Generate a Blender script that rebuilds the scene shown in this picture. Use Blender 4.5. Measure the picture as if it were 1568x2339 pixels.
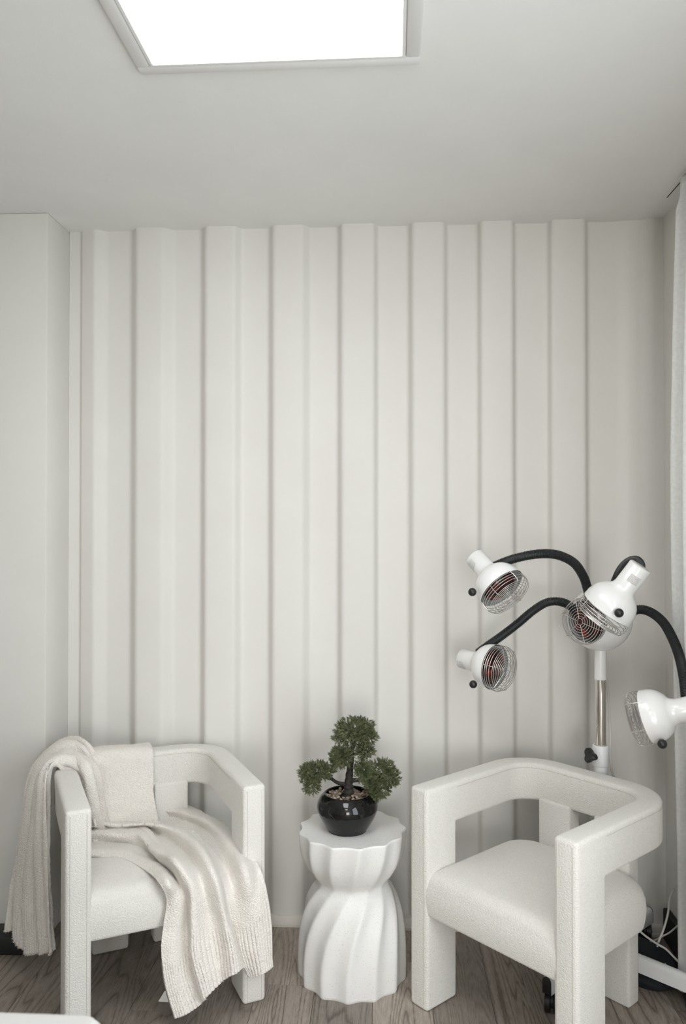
import bpy, bmesh, math, random
import numpy as np
from mathutils import Vector, Matrix

random.seed(7)
DEBUG = False
RNG = np.random.default_rng(11)
SC = bpy.context.scene
for _o in list(bpy.data.objects):
    bpy.data.objects.remove(_o, do_unlink=True)
COL = SC.collection

# ------------------------------------------------------------------ camera
IMG_W, IMG_H = 1568.0, 2339.0
F_PX = 28.0 / 36.0 * IMG_H
CAM_H = 1.55
YAW = math.radians(3.0)
PITCH = math.radians(0.63)
cam_data = bpy.data.cameras.new('camera')
cam_data.sensor_fit = 'VERTICAL'
cam_data.sensor_height = 36.0
cam_data.sensor_width = 24.0
cam_data.lens = 28.0
cam_data.clip_start = 0.05
cam_data.dof.use_dof = True
cam_data.dof.focus_distance = 2.75
cam_data.dof.aperture_fstop = 3.2
cam = bpy.data.objects.new('camera', cam_data)
COL.objects.link(cam)
cam.location = (0, 0, CAM_H)
cam.rotation_euler = (math.pi / 2 + PITCH, 0, YAW)
SC.camera = cam

# ------------------------------------------------------------------ world, exposure, daylight
world = bpy.data.worlds.new('world')
SC.world = world
world.use_nodes = True
world.node_tree.nodes['Background'].inputs[0].default_value = (0.80, 0.90, 1.0, 1)
world.node_tree.nodes['Background'].inputs[1].default_value = 1.0
SC.view_settings.view_transform = 'Standard'
SC.view_settings.look = 'None'
SC.view_settings.gamma = 1.0
SC.view_settings.use_curve_mapping = False
SC.view_settings.exposure = 0.0

def area_light(name, loc, aim, sx, sy, power, color):
    d = bpy.data.lights.new(name, 'AREA')
    d.shape = 'RECTANGLE'; d.size = sx; d.size_y = sy
    d.energy = power; d.color = color
    o = bpy.data.objects.new(name, d); COL.objects.link(o)
    o.location = loc
    o.rotation_euler = (Vector(aim) - Vector(loc)).to_track_quat('-Z', 'Y').to_euler()
    return o

X_R = 1.053      # right wall
X_L = -3.6      # left wall
Y_W = 3.095      # back wall, recessed plane of the corrugation
Y_B = -4.2       # wall behind the camera
H = 2.697        # ceiling
# daylight through the glazed opening of the right wall and the door behind the camera
area_light('window_daylight', (X_R - 0.04, 0.70, 1.30), (X_R - 1.0, 0.70, 1.25), 1.3, 1.9, 36.0, (0.90, 0.96, 1.0))
area_light('door_daylight', (0.38, Y_B + 0.05, 1.15), (0.38, 0.0, 1.15), 1.25, 2.0, 92.0, (1.0, 0.99, 0.975))

# ------------------------------------------------------------------ pixel helpers
_R = Matrix.Rotation(YAW, 3, 'Z') @ Matrix.Rotation(math.pi / 2 + PITCH, 3, 'X')
C_R = _R @ Vector((1, 0, 0)); C_U = _R @ Vector((0, 1, 0)); C_F = _R @ Vector((0, 0, -1))
C_O = Vector((0, 0, CAM_H))
def ray(px, py):
    return C_F + C_R * ((px - IMG_W / 2) / F_PX) - C_U * ((py - IMG_H / 2) / F_PX)
def P(px, py, z):
    return C_O + ray(px, py) * z
def at_h(px, py, h):
    d = ray(px, py); return C_O + d * ((h - CAM_H) / d.z)
def at_y(px, py, y):
    d = ray(px, py); return C_O + d * (y / d.y)
def G(xc, zc, h=0.0):
    c, s = math.cos(YAW), math.sin(YAW)
    return Vector((xc * c - zc * s, xc * s + zc * c, h))

# ------------------------------------------------------------------ materials
def new_mat(name):
    m = bpy.data.materials.new(name); m.use_nodes = True
    nt = m.node_tree
    return m, nt, nt.nodes['Principled BSDF']
def N(nt, t, **kw):
    n = nt.nodes.new(t)
    for k, v in kw.items():
        if k.startswith('i_'):
            key = k[2:]
            key = int(key) if key.isdigit() else key.replace('_', ' ')
            n.inputs[key].default_value = v
        else:
            setattr(n, k, v)
    return n
def L(nt, a, ao, b, bi):
    nt.links.new(a.outputs[ao], b.inputs[bi])
def plain(name, col, rough=0.5, metal=0.0, coat=0.0, spec=0.5):
    m, nt, b = new_mat(name)
    b.inputs['Base Color'].default_value = (*col, 1)
    b.inputs['Roughness'].default_value = rough
    b.inputs['Metallic'].default_value = metal
    b.inputs['Coat Weight'].default_value = coat
    b.inputs['Coat Roughness'].default_value = 0.08
    b.inputs['Specular IOR Level'].default_value = spec
    return m
def add_bump(nt, b, src, out, strength, dist):
    bp = N(nt, 'ShaderNodeBump'); bp.inputs['Strength'].default_value = strength
    bp.inputs['Distance'].default_value = dist
    L(nt, src, out, bp, 'Height'); L(nt, bp, 'Normal', b, 'Normal')
    return bp
def ramp(nt, stops):
    r = N(nt, 'ShaderNodeValToRGB')
    e = r.color_ramp.elements
    e[0].position, e[0].color = stops[0][0], (*stops[0][1], 1)
    e[1].position, e[1].color = stops[-1][0], (*stops[-1][1], 1)
    for p, c in stops[1:-1]:
        x = e.new(p); x.color = (*c, 1)
    return r

def mat_plaster(name, c0, c1, scale, bump, rough=0.75):
    m, nt, b = new_mat(name)
    tc = N(nt, 'ShaderNodeTexCoord')
    n1 = N(nt, 'ShaderNodeTexNoise', i_Scale=scale, i_Detail=5.0, i_Roughness=0.6)
    n2 = N(nt, 'ShaderNodeTexNoise', i_Scale=260.0, i_Detail=3.0)
    L(nt, tc, 'Object', n1, 'Vector'); L(nt, tc, 'Object', n2, 'Vector')
    r = ramp(nt, [(0.3, c0), (0.7, c1)])
    L(nt, n1, 'Fac', r, 'Fac'); L(nt, r, 'Color', b, 'Base Color')
    b.inputs['Roughness'].default_value = rough
    b.inputs['Specular IOR Level'].default_value = 0.3
    mx = N(nt, 'ShaderNodeMath', operation='MULTIPLY_ADD'); mx.inputs[1].default_value = 0.25
    L(nt, n2, 'Fac', mx, 0); L(nt, n1, 'Fac', mx, 2)
    add_bump(nt, b, mx, 0, bump, 0.004)
    return m

M = {}
M['wall'] = mat_plaster('wall_paint', (0.718, 0.700, 0.658), (0.748, 0.732, 0.693), 3.0, 0.12, 0.6)
M['ceiling'] = mat_plaster('ceiling_paint', (0.835, 0.83, 0.805), (0.88, 0.875, 0.85), 2.2, 0.25, 0.7)
M['white_trim'] = plain('white_trim', (0.78, 0.77, 0.75), 0.45)
M['rail'] = plain('bottom_rail_paint', (0.66, 0.63, 0.57), 0.4)
M['black_plastic'] = plain('black_plastic', (0.012, 0.013, 0.014), 0.42)
M['black_matte'] = plain('black_matte', (0.010, 0.012, 0.014), 0.7)
M['white_enamel'] = plain('white_enamel', (0.86, 0.86, 0.85), 0.22, 0.0, 0.5)
M['white_metal'] = plain('white_powder_metal', (0.80, 0.81, 0.81), 0.4)
M['chrome'] = plain('chrome', (0.78, 0.74, 0.69), 0.08, 1.0)
M['wire'] = plain('steel_wire', (0.62, 0.60, 0.58), 0.35, 0.7)
M['reflector'] = plain('reflector_paint', (0.42, 0.45, 0.46), 0.45)
M['hose'] = plain('hose_rubber', (0.016, 0.019, 0.020), 0.42)
M['cord'] = plain('cord_white', (0.66, 0.64, 0.60), 0.5)
M['pot'] = plain('pot_glaze', (0.006, 0.006, 0.006), 0.05, 0.0, 0.0)
M['vinyl'] = plain('bed_vinyl', (0.62, 0.61, 0.59), 0.35)
M['steel_dark'] = plain('grey_metal', (0.25, 0.25, 0.25), 0.4, 0.6)
M['bag'] = plain('black_cloth', (0.008, 0.012, 0.016), 0.85)

def mat_emit(name, col, strength):
    m, nt, b = new_mat(name)
    b.inputs['Base Color'].default_value = (*col, 1)
    b.inputs['Emission Color'].default_value = (*col, 1)
    b.inputs['Emission Strength'].default_value = strength
    return m
M['led'] = mat_emit('led_diffuser', (0.985, 0.995, 1.0), 7.6)

def mat_boucle(name, c0, c1, scale, bump, dist):
    m, nt, b = new_mat(name)
    tc = N(nt, 'ShaderNodeTexCoord')
    n1 = N(nt, 'ShaderNodeTexNoise', i_Scale=scale, i_Detail=3.0, i_Roughness=0.65)
    v = N(nt, 'ShaderNodeTexVoronoi', i_Scale=scale * 0.9)
    L(nt, tc, 'Object', n1, 'Vector'); L(nt, tc, 'Object', v, 'Vector')
    r = ramp(nt, [(0.25, c0), (0.7, c1)])
    L(nt, n1, 'Fac', r, 'Fac'); L(nt, r, 'Color', b, 'Base Color')
    ma = N(nt, 'ShaderNodeMath', operation='SUBTRACT'); L(nt, n1, 'Fac', ma, 0); L(nt, v, 'Distance', ma, 1)
    add_bump(nt, b, ma, 0, bump, dist)
    b.inputs['Roughness'].default_value = 0.95
    b.inputs['Specular IOR Level'].default_value = 0.15
    b.inputs['Sheen Weight'].default_value = 0.25
    b.inputs['Sheen Roughness'].default_value = 0.6
    return m
M['boucle'] = mat_boucle('boucle_fabric', (0.70, 0.675, 0.625), (0.85, 0.83, 0.785), 300, 0.5, 0.003)
M['throw'] = mat_boucle('throw_knit', (0.755, 0.71, 0.65), (0.90, 0.86, 0.805), 240, 0.65, 0.004)
M['fuzz'] = plain('throw_fibre', (0.90, 0.86, 0.80), 0.95, spec=0.1)
M['seam'] = plain('seam_thread', (0.60, 0.57, 0.51), 0.95, spec=0.1)

def mat_speckle():
    m, nt, b = new_mat('speckled_stone')
    tc = N(nt, 'ShaderNodeTexCoord')
    v = N(nt, 'ShaderNodeTexVoronoi', i_Scale=210.0)
    n = N(nt, 'ShaderNodeTexNoise', i_Scale=45.0, i_Detail=2.0)
    L(nt, tc, 'Object', v, 'Vector'); L(nt, tc, 'Object', n, 'Vector')
    lt = N(nt, 'ShaderNodeMath', operation='LESS_THAN'); lt.inputs[1].default_value = 0.16
    L(nt, v, 'Distance', lt, 0)
    sp = N(nt, 'ShaderNodeSeparateColor'); L(nt, v, 'Color', sp, 'Color')
    g = N(nt, 'ShaderNodeMath', operation='GREATER_THAN'); g.inputs[1].default_value = 0.62
    L(nt, sp, 'Red', g, 0)
    mu = N(nt, 'ShaderNodeMath', operation='MULTIPLY'); L(nt, lt, 0, mu, 0); L(nt, g, 0, mu, 1)
    mx = N(nt, 'ShaderNodeMix', data_type='RGBA')
    mx.inputs['A'].default_value = (0.80, 0.79, 0.77, 1); mx.inputs['B'].default_value = (0.36, 0.31, 0.25, 1)
    L(nt, mu, 0, mx, 'Factor'); L(nt, mx, 'Result', b, 'Base Color')
    b.inputs['Roughness'].default_value = 0.55
    add_bump(nt, b, n, 'Fac', 0.06, 0.003)
    return m
M['speckle'] = mat_speckle()

def mat_planks():
    m, nt, b = new_mat('oak_laminate')
    tc = N(nt, 'ShaderNodeTexCoord'); oi = N(nt, 'ShaderNodeObjectInfo')
    mul = N(nt, 'ShaderNodeMath', operation='MULTIPLY'); mul.inputs[1].default_value = 37.0
    L(nt, oi, 'Random', mul, 0)
    cmb = N(nt, 'ShaderNodeCombineXYZ'); L(nt, mul, 0, cmb, 'X'); L(nt, mul, 0, cmb, 'Y')
    ad = N(nt, 'ShaderNodeVectorMath', operation='ADD'); L(nt, tc, 'Object', ad, 0); L(nt, cmb, 0, ad, 1)
    mp = N(nt, 'ShaderNodeMapping'); mp.inputs['Scale'].default_value = (1.0, 0.10, 1.0)
    L(nt, ad, 0, mp, 'Vector')
    n0 = N(nt, 'ShaderNodeTexNoise', i_Scale=6.0, i_Detail=1.5, i_Distortion=0.5)
    L(nt, mp, 0, n0, 'Vector')
    ms = N(nt, 'ShaderNodeMath', operation='MULTIPLY'); ms.inputs[1].default_value = 22.0
    L(nt, n0, 'Fac', ms, 0)
    fr = N(nt, 'ShaderNodeMath', operation='PINGPONG'); fr.inputs[1].default_value = 0.5
    L(nt, ms, 0, fr, 0)
    n1 = N(nt, 'ShaderNodeTexNoise', i_Scale=210.0, i_Detail=5.0, i_Roughness=0.75)
    L(nt, mp, 0, n1, 'Vector')
    r = ramp(nt, [(0.0, (0.125, 0.098, 0.076)), (0.25, (0.245, 0.202, 0.164)), (0.5, (0.325, 0.277, 0.232)), (0.8, (0.42, 0.37, 0.32))])
    mr1 = N(nt, 'ShaderNodeMapRange'); mr1.inputs['From Min'].default_value = 0.32; mr1.inputs['From Max'].default_value = 0.68
    L(nt, n1, 'Fac', mr1, 'Value')
    mm = N(nt, 'ShaderNodeMath', operation='MULTIPLY_ADD'); mm.inputs[1].default_value = 0.38
    L(nt, mr1, 0, mm, 0)
    m2 = N(nt, 'ShaderNodeMath', operation='MULTIPLY'); m2.inputs[1].default_value = 0.38
    L(nt, fr, 0, m2, 0); L(nt, m2, 0, mm, 2)
    ln = N(nt, 'ShaderNodeMapRange'); ln.inputs['From Min'].default_value = 0.0; ln.inputs['From Max'].default_value = 0.12
    ln.inputs['To Min'].default_value = -0.24; ln.inputs['To Max'].default_value = 0.0
    L(nt, fr, 0, ln, 'Value')
    n2 = N(nt, 'ShaderNodeTexNoise', i_Scale=3.0, i_Detail=1.0); L(nt, mp, 0, n2, 'Vector')
    mk = N(nt, 'ShaderNodeMapRange'); mk.inputs['From Min'].default_value = 0.42; mk.inputs['From Max'].default_value = 0.62
    L(nt, n2, 'Fac', mk, 'Value')
    lm = N(nt, 'ShaderNodeMath', operation='MULTIPLY_ADD'); L(nt, ln, 0, lm, 0); L(nt, mk, 0, lm, 1); L(nt, mm, 0, lm, 2)
    L(nt, lm, 0, r, 'Fac')
    hs = N(nt, 'ShaderNodeHueSaturation'); hs.inputs['Saturation'].default_value = 0.85
    vr = N(nt, 'ShaderNodeMapRange'); vr.inputs['To Min'].default_value = 0.82; vr.inputs['To Max'].default_value = 1.45
    L(nt, oi, 'Random', vr, 'Value'); L(nt, vr, 0, hs, 'Value'); L(nt, r, 'Color', hs, 'Color')
    L(nt, hs, 'Color', b, 'Base Color')
    b.inputs['Roughness'].default_value = 0.5
    add_bump(nt, b, mm, 0, 0.18, 0.002)
    return m
M['plank'] = mat_planks()

def mat_noise2(name, c0, c1, scale, rough, bump=0.0, rand=False):
    m, nt, b = new_mat(name)
    tc = N(nt, 'ShaderNodeTexCoord')
    n1 = N(nt, 'ShaderNodeTexNoise', i_Scale=scale, i_Detail=3.0)
    L(nt, tc, 'Object', n1, 'Vector')
    r = ramp(nt, [(0.35, c0), (0.65, c1)])
    if rand:
        oi = N(nt, 'ShaderNodeObjectInfo')
        mr = N(nt, 'ShaderNodeMapRange'); mr.inputs['To Min'].default_value = 0.25; mr.inputs['To Max'].default_value = 0.75
        L(nt, oi, 'Random', mr, 'Value'); L(nt, mr, 0, r, 'Fac')
    else:
        L(nt, n1, 'Fac', r, 'Fac')
    L(nt, r, 'Color', b, 'Base Color')
    b.inputs['Roughness'].default_value = rough
    if bump: add_bump(nt, b, n1, 'Fac', bump, 0.003)
    return m
M['bark'] = mat_noise2('bark', (0.012, 0.009, 0.008), (0.035, 0.027, 0.023), 120, 0.75, 0.8)
M['leaf'] = mat_noise2('juniper_needles', (0.080, 0.098, 0.042), (0.225, 0.245, 0.125), 45, 0.6)
M['pebble'] = mat_noise2('pebbles', (0.15, 0.10, 0.065), (0.44, 0.36, 0.275), 30, 0.5, 0.0, True)
M['soil'] = plain('soil', (0.02, 0.016, 0.013), 0.9)
M['curtain'] = mat_noise2('curtain_cloth', (0.80, 0.80, 0.785), (0.86, 0.86, 0.845), 90, 0.9, 0.1)

def mat_bulb():
    m, nt, b = new_mat('red_infrared_bulb')
    tc = N(nt, 'ShaderNodeTexCoord')
    n = N(nt, 'ShaderNodeTexNoise', i_Scale=35.0, i_Detail=2.0); L(nt, tc, 'Object', n, 'Vector')
    r = ramp(nt, [(0.40, (0.020, 0.004, 0.003)), (0.60, (0.085, 0.010, 0.006)), (0.72, (0.40, 0.035, 0.015))])
    L(nt, n, 'Fac', r, 'Fac'); L(nt, r, 'Color', b, 'Base Color')
    b.inputs['Roughness'].default_value = 0.12
    b.inputs['Coat Weight'].default_value = 0.0
    return m
M['bulb'] = mat_bulb()
def mat_sticker():
    m, nt, b = new_mat('rating_sticker')
    tc = N(nt, 'ShaderNodeTexCoord')
    w = N(nt, 'ShaderNodeTexBrick', i_Scale=170.0)
    L(nt, tc, 'Object', w, 'Vector')
    w.inputs['Color1'].default_value = (0.5, 0.49, 0.48, 1); w.inputs['Color2'].default_value = (0.66, 0.65, 0.63, 1)
    w.inputs['Mortar'].default_value = (0.74, 0.73, 0.71, 1); w.inputs['Mortar Size'].default_value = 0.05
    L(nt, w, 'Color', b, 'Base Color'); b.inputs['Roughness'].default_value = 0.4
    return m
M['sticker'] = mat_sticker()
def mat_glass():
    m, nt, b = new_mat('window_glass')
    b.inputs['Base Color'].default_value = (0.95, 0.97, 1, 1); b.inputs['Roughness'].default_value = 0.02
    b.inputs['Transmission Weight'].default_value = 1.0; b.inputs['IOR'].default_value = 1.1
    return m
M['glass'] = mat_glass()

# ------------------------------------------------------------------ object helpers
def mesh_obj(name, verts, faces, mat, parent=None, smooth=True, autosmooth=None):
    me = bpy.data.meshes.new(name)
    me.from_pydata([tuple(v) for v in verts], [], [tuple(f) for f in faces])
    me.validate(); me.update()
    me.materials.append(M[mat] if isinstance(mat, str) else mat)
    o = bpy.data.objects.new(name, me); COL.objects.link(o)
    if parent is not None: o.parent = parent
    if smooth: me.shade_smooth()
    if autosmooth is not None:
        me.shade_smooth(); me.set_sharp_from_angle(angle=math.radians(autosmooth))
    return o
def bm_obj(name, bm, mat, parent=None, autosmooth=40):
    me = bpy.data.meshes.new(name); 
    bmesh.ops.recalc_face_normals(bm, faces=bm.faces)
    bm.to_mesh(me); bm.free()
    me.materials.append(M[mat] if isinstance(mat, str) else mat)
    o = bpy.data.objects.new(name, me); COL.objects.link(o)
    if parent is not None: o.parent = parent
    me.shade_smooth()
    if autosmooth: me.set_sharp_from_angle(angle=math.radians(autosmooth))
    return o
def empty(name, loc=(0, 0, 0), rz=0.0):
    o = bpy.data.objects.new(name, None); COL.objects.link(o)
    o.empty_display_size = 0.05
    o.location = loc; o.rotation_euler = (0, 0, rz)
    return o
def tag(o, label, cat, group=None, kind=None):
    o['label'] = label; o['category'] = cat
    if group: o['group'] = group
    if kind: o['kind'] = kind
    return o
def struct(o, label=None):
    o['kind'] = 'structure'
    if label: o['label'] = label
    return o
def box_bm(x0, x1, y0, y1, z0, z1, bev=0.0, seg=2):
    bm = bmesh.new()
    bmesh.ops.create_cube(bm, size=1.0)
    for v in bm.verts:
        v.co = Vector(((x0 + x1) / 2 + v.co.x * (x1 - x0), (y0 + y1) / 2 + v.co.y * (y1 - y0), (z0 + z1) / 2 + v.co.z * (z1 - z0)))
    if bev > 0:
        bmesh.ops.bevel(bm, geom=list(bm.edges), offset=bev, segments=seg, affect='EDGES', profile=0.5)
    return bm
def box(name, x0, x1, y0, y1, z0, z1, mat, parent=None, bev=0.0, seg=2):
    return bm_obj(name, box_bm(x0, x1, y0, y1, z0, z1, bev, seg), mat, parent)
def tube_geo(pts, radii, n=12, caps=True, closed=False):
    pts = [Vector(p) for p in pts]
    m = len(pts)
    if not hasattr(radii, '__len__'): radii = [radii] * m
    tang = []
    for i in range(m):
        a = pts[(i - 1) % m] if (closed or i > 0) else pts[i]
        b = pts[(i + 1) % m] if (closed or i < m - 1) else pts[i]
        tang.append((b - a).normalized())
    up = Vector((0, 0, 1)) if abs(tang[0].z) < 0.9 else Vector((1, 0, 0))
    nrm = (up - tang[0] * up.dot(tang[0])).normalized()
    V, Fc = [], []
    for i in range(m):
        nrm = (nrm - tang[i] * nrm.dot(tang[i])).normalized()
        bn = tang[i].cross(nrm)
        for k in range(n):
            a = 2 * math.pi * k / n
            V.append(pts[i] + (nrm * math.cos(a) + bn * math.sin(a)) * radii[i])
    rng = m if closed else m - 1
    for i in range(rng):
        for k in range(n):
            j = (i + 1) % m
            Fc.append((i * n + k, i * n + (k + 1) % n, j * n + (k + 1) % n, j * n + k))
    if caps and not closed:
        Fc.append(tuple(range(n - 1, -1, -1))); Fc.append(tuple((m - 1) * n + k for k in range(n)))
    return V, Fc
class MB:
    def __init__(s): s.V = []; s.F = []
    def add(s, V, F):
        o = len(s.V); s.V += [Vector(v) for v in V]; s.F += [tuple(i + o for i in f) for f in F]; return s
    def build(s, name, mat, parent=None, autosmooth=40):
        return mesh_obj(name, s.V, s.F, mat, parent, True, autosmooth)
def lathe_geo(prof, n=48, cap0=False, cap1=False):
    V, Fc = [], []
    for r, z in prof:
        for k in range(n):
            a = 2 * math.pi * k / n
            V.append((r * math.cos(a), r * math.sin(a), z))
    for i in range(len(prof) - 1):
        for k in range(n):
            Fc.append((i * n + k, i * n + (k + 1) % n, (i + 1) * n + (k + 1) % n, (i + 1) * n + k))
    if cap0: Fc.append(tuple(range(n - 1, -1, -1)))
    if cap1: Fc.append(tuple((len(prof) - 1) * n + k for k in range(n)))
    return V, Fc
def cr(pts, n):
    """uniform Catmull-Rom through pts (m,k) -> (n,k)"""
    p = np.asarray(pts, float)
    q = np.vstack([2 * p[0] - p[1], p, 2 * p[-1] - p[-2]])
    m = len(p)
    t = np.linspace(0, m - 1, n); i = np.minimum(t.astype(int), m - 2); f = (t - i)[:, None]
    a, b, c, d = q[i], q[i + 1], q[i + 2], q[i + 3]
    return 0.5 * (2 * b + (c - a) * f + (2 * a - 5 * b + 4 * c - d) * f ** 2 + (3 * b - a - 3 * c + d) * f ** 3)
def vcr(pts, n):
    return [Vector(x) for x in cr([tuple(p) for p in pts], n)]
def sphere_geo(c, r, nu=16, nv=10, sc=(1, 1, 1)):
    V = [Vector(c) + Vector((0, 0, r * sc[2]))]; Fc = []
    for i in range(1, nv):
        th = math.pi * i / nv
        for k in range(nu):
            a = 2 * math.pi * k / nu
            V.append(Vector(c) + Vector((r * sc[0] * math.sin(th) * math.cos(a), r * sc[1] * math.sin(th) * math.sin(a), r * sc[2] * math.cos(th))))
    V.append(Vector(c) - Vector((0, 0, r * sc[2])))
    for k in range(nu): Fc.append((0, 1 + k, 1 + (k + 1) % nu))
    for i in range(nv - 2):
        for k in range(nu):
            a = 1 + i * nu
            Fc.append((a + k, a + nu + k, a + nu + (k + 1) % nu, a + (k + 1) % nu))
    e = len(V) - 1; a = 1 + (nv - 2) * nu
    for k in range(nu): Fc.append((a + k, e, a + (k + 1) % nu))
    return V, Fc

# ================================================================== THE SETTING
# floor: base slab and single planks
floor = struct(box('floor', X_L - 0.05, X_R + 0.05, Y_B - 0.05, Y_W + 0.08, -0.06, -0.0085, 'soil'), 'grey brown oak plank floor')
PW, PL = 0.192, 1.28
x = X_L
ci = 0
x_first = -0.232 - PW * math.ceil((-0.232 - X_L) / PW)
x = x_first
while x < X_R:
    xa, xb = max(x, X_L), min(x + PW, X_R)
    off = (ci * 0.437 + 0.21) % 1.0 * PL
    y = Y_B - off
    while y < Y_W:
        ya, yb = max(y, Y_B), min(y + PL, Y_W - 0.001)
        if yb - ya > 0.02 and xb - xa > 0.02:
            g = 0.0007
            o = bm_obj('plank', box_bm(-(xb - xa) / 2 + g, (xb - xa) / 2 - g, -(yb - ya) / 2 + g, (yb - ya) / 2 - g, -0.0084, 0.0, 0.0), 'plank', floor, None)
            o.data.shade_flat()
            o.location = ((xa + xb) / 2, (ya + yb) / 2, 0)
        y += PL
    x += PW; ci += 1

# corrugated back wall: trapezoid profile with soft corners, extruded in height
def wx(px, y): return at_y(px, 620, y).x
DP = 0.036
prof = []
def corner(px, d): prof.append((wx(px, Y_W - d), d))
prof.append((-1.252, 0.0))
corner(185, 0.0); corner(187, 0.012); corner(217, 0.012 + 0.02); corner(244, 0.0)
for a, b, c, d in [(300, 312, 372, 398), (460, 470, 536, 553), (614, 625, 691, 709), (771, 782, 854, 864), (932, 944, 1014, 1023), (1090, 1101, 1171, 1178), (1250, 1262, 1337, 1343)]:
    corner(a, 0.0); corner(b, DP); corner(c, DP); corner(d, 0.0)
corner(1412, 0.002); corner(1432, 0.014); corner(1466, 0.014); corner(1492, 0.034); corner(1506, 0.036)
prof.append((X_R, 0.036))
# round every corner
def round_poly(p, rad, k=5):
    out = [p[0]]
    for i in range(1, len(p) - 1):
        A, B, C = (Vector((*p[j], 0)) for j in (i - 1, i, i + 1))
        r = min(rad, (A - B).length * 0.45, (C - B).length * 0.45)
        s, e = B + (A - B).normalized() * r, B + (C - B).normalized() * r
        for q in range(k + 1):
            t = q / k
            v = s * (1 - t) ** 2 + B * 2 * t * (1 - t) + e * t * t
            out.append((v.x, v.y))
    out.append(p[-1]); return out
prof = sorted(prof, key=lambda q: q[0])
prof_r = round_poly(prof, 0.013)
V = []; Fc = []
zs = [0.0, H]
for xx, d in prof_r:
    V += [(xx, Y_W - d, 0.0), (xx, Y_W - d, H)]
for i in range(len(prof_r) - 1):
    a = 2 * i
    Fc.append((a, a + 2, a + 3, a + 1))
# close to a slab so that it has thickness
n0 = len(V)
V += [(prof_r[0][0], Y_W + 0.06, 0), (prof_r[0][0], Y_W + 0.06, H), (prof_r[-1][0], Y_W + 0.06, 0), (prof_r[-1][0], Y_W + 0.06, H)]
Fc += [(n0 + 2, n0, n0 + 1, n0 + 3)]
wall_back = struct(mesh_obj('wall_back', V, Fc, 'wall', None, True, 50), 'cream painted wall of vertical trapezoid ribs')

# flat pilaster at the left, nearer than the ribs
Y_P = 2.890
struct(box('wall_pilaster', X_L - 0.02, -1.2525, Y_P, Y_W + 0.06, 0, H, 'wall', None, 0.006, 2), 'flat cream wall panel standing forward of the ribs')
struct(box('wall_left', X_L - 0.08, X_L, Y_B, Y_P, 0, H, 'wall'))
# right wall with a glazed opening nearer to the camera
WY0, WY1, WZ0, WZ1 = 0.0, 1.4, 0.30, 2.30
bmr = bmesh.new()
def addbox(bm, *a):
    b2 = box_bm(*a); me = bpy.data.meshes.new('t'); b2.to_mesh(me); b2.free(); bm.from_mesh(me); bpy.data.meshes.remove(me)
for a in [(X_R, X_R + 0.08, Y_B, WY0, 0, H), (X_R, X_R + 0.08, WY1, Y_W + 0.06, 0, H), (X_R, X_R + 0.08, WY0, WY1, 0, WZ0), (X_R, X_R + 0.08, WY0, WY1, WZ1, H)]:
    addbox(bmr, *a)
struct(bm_obj('wall_right', bmr, 'wall'))
win = struct(empty('window_1', (X_R + 0.02, (WY0 + WY1) / 2, WZ0)), 'white framed window in the right wall')
hw = (WY1 - WY0) / 2; hh = WZ1 - WZ0
box('window_frame', 0, 0.05, -hw, hw, 0, 0.05, 'white_trim', win); box('window_frame', 0, 0.05, -hw, hw, hh - 0.05, hh, 'white_trim', win)
for yy in (-hw, -0.025, hw - 0.05): box('window_frame', 0, 0.05, yy, yy + 0.05, 0.05, hh - 0.05, 'white_trim', win)
for ya, yb in ((-hw + 0.05, -0.025), (0.025, hw - 0.05)): box('pane', 0.02, 0.028, ya, yb, 0.05, hh - 0.05, 'glass', win)
# wall behind the camera with a glazed door
DX0, DX1, DZ1 = -0.34, 1.03, 2.2
bmf = bmesh.new()
for a in [(X_L, DX0, Y_B - 0.08, Y_B, 0, H), (DX1, X_R, Y_B - 0.08, Y_B, 0, H), (DX0, DX1, Y_B - 0.08, Y_B, DZ1, H)]:
    addbox(bmf, *a)
struct(bm_obj('wall_front', bmf, 'wall'))
# added unseen partition that keeps the rear light off the left side
struct(box('wall_light_blocker', X_L, -0.40, -0.72, -0.60, 0, H, 'wall'), 'added cream light blocker behind the camera, shading the left side')
door = struct(empty('door_1', ((DX0 + DX1) / 2, Y_B - 0.03, 0)), 'white framed double glass door')
hw = (DX1 - DX0) / 2
for xa in (-hw, -0.04, hw - 0.08): box('door_frame', xa, xa + 0.08, -0.03, 0.02, 0, DZ1, 'white_trim', door)
box('door_frame', -hw + 0.08, hw - 0.08, -0.03, 0.02, DZ1 - 0.08, DZ1, 'white_trim', door)
for xa, xb in ((-hw + 0.08, -0.04), (0.04, hw - 0.08)): box('pane', xa, xb, -0.01, 0.0, 0.0, DZ1 - 0.08, 'glass', door)

# ceiling
struct(box('ceiling', X_L - 0.08, X_R + 0.08, Y_B - 0.08, Y_W + 0.06, H, H + 0.08, 'ceiling'), 'cream plastered ceiling')

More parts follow.
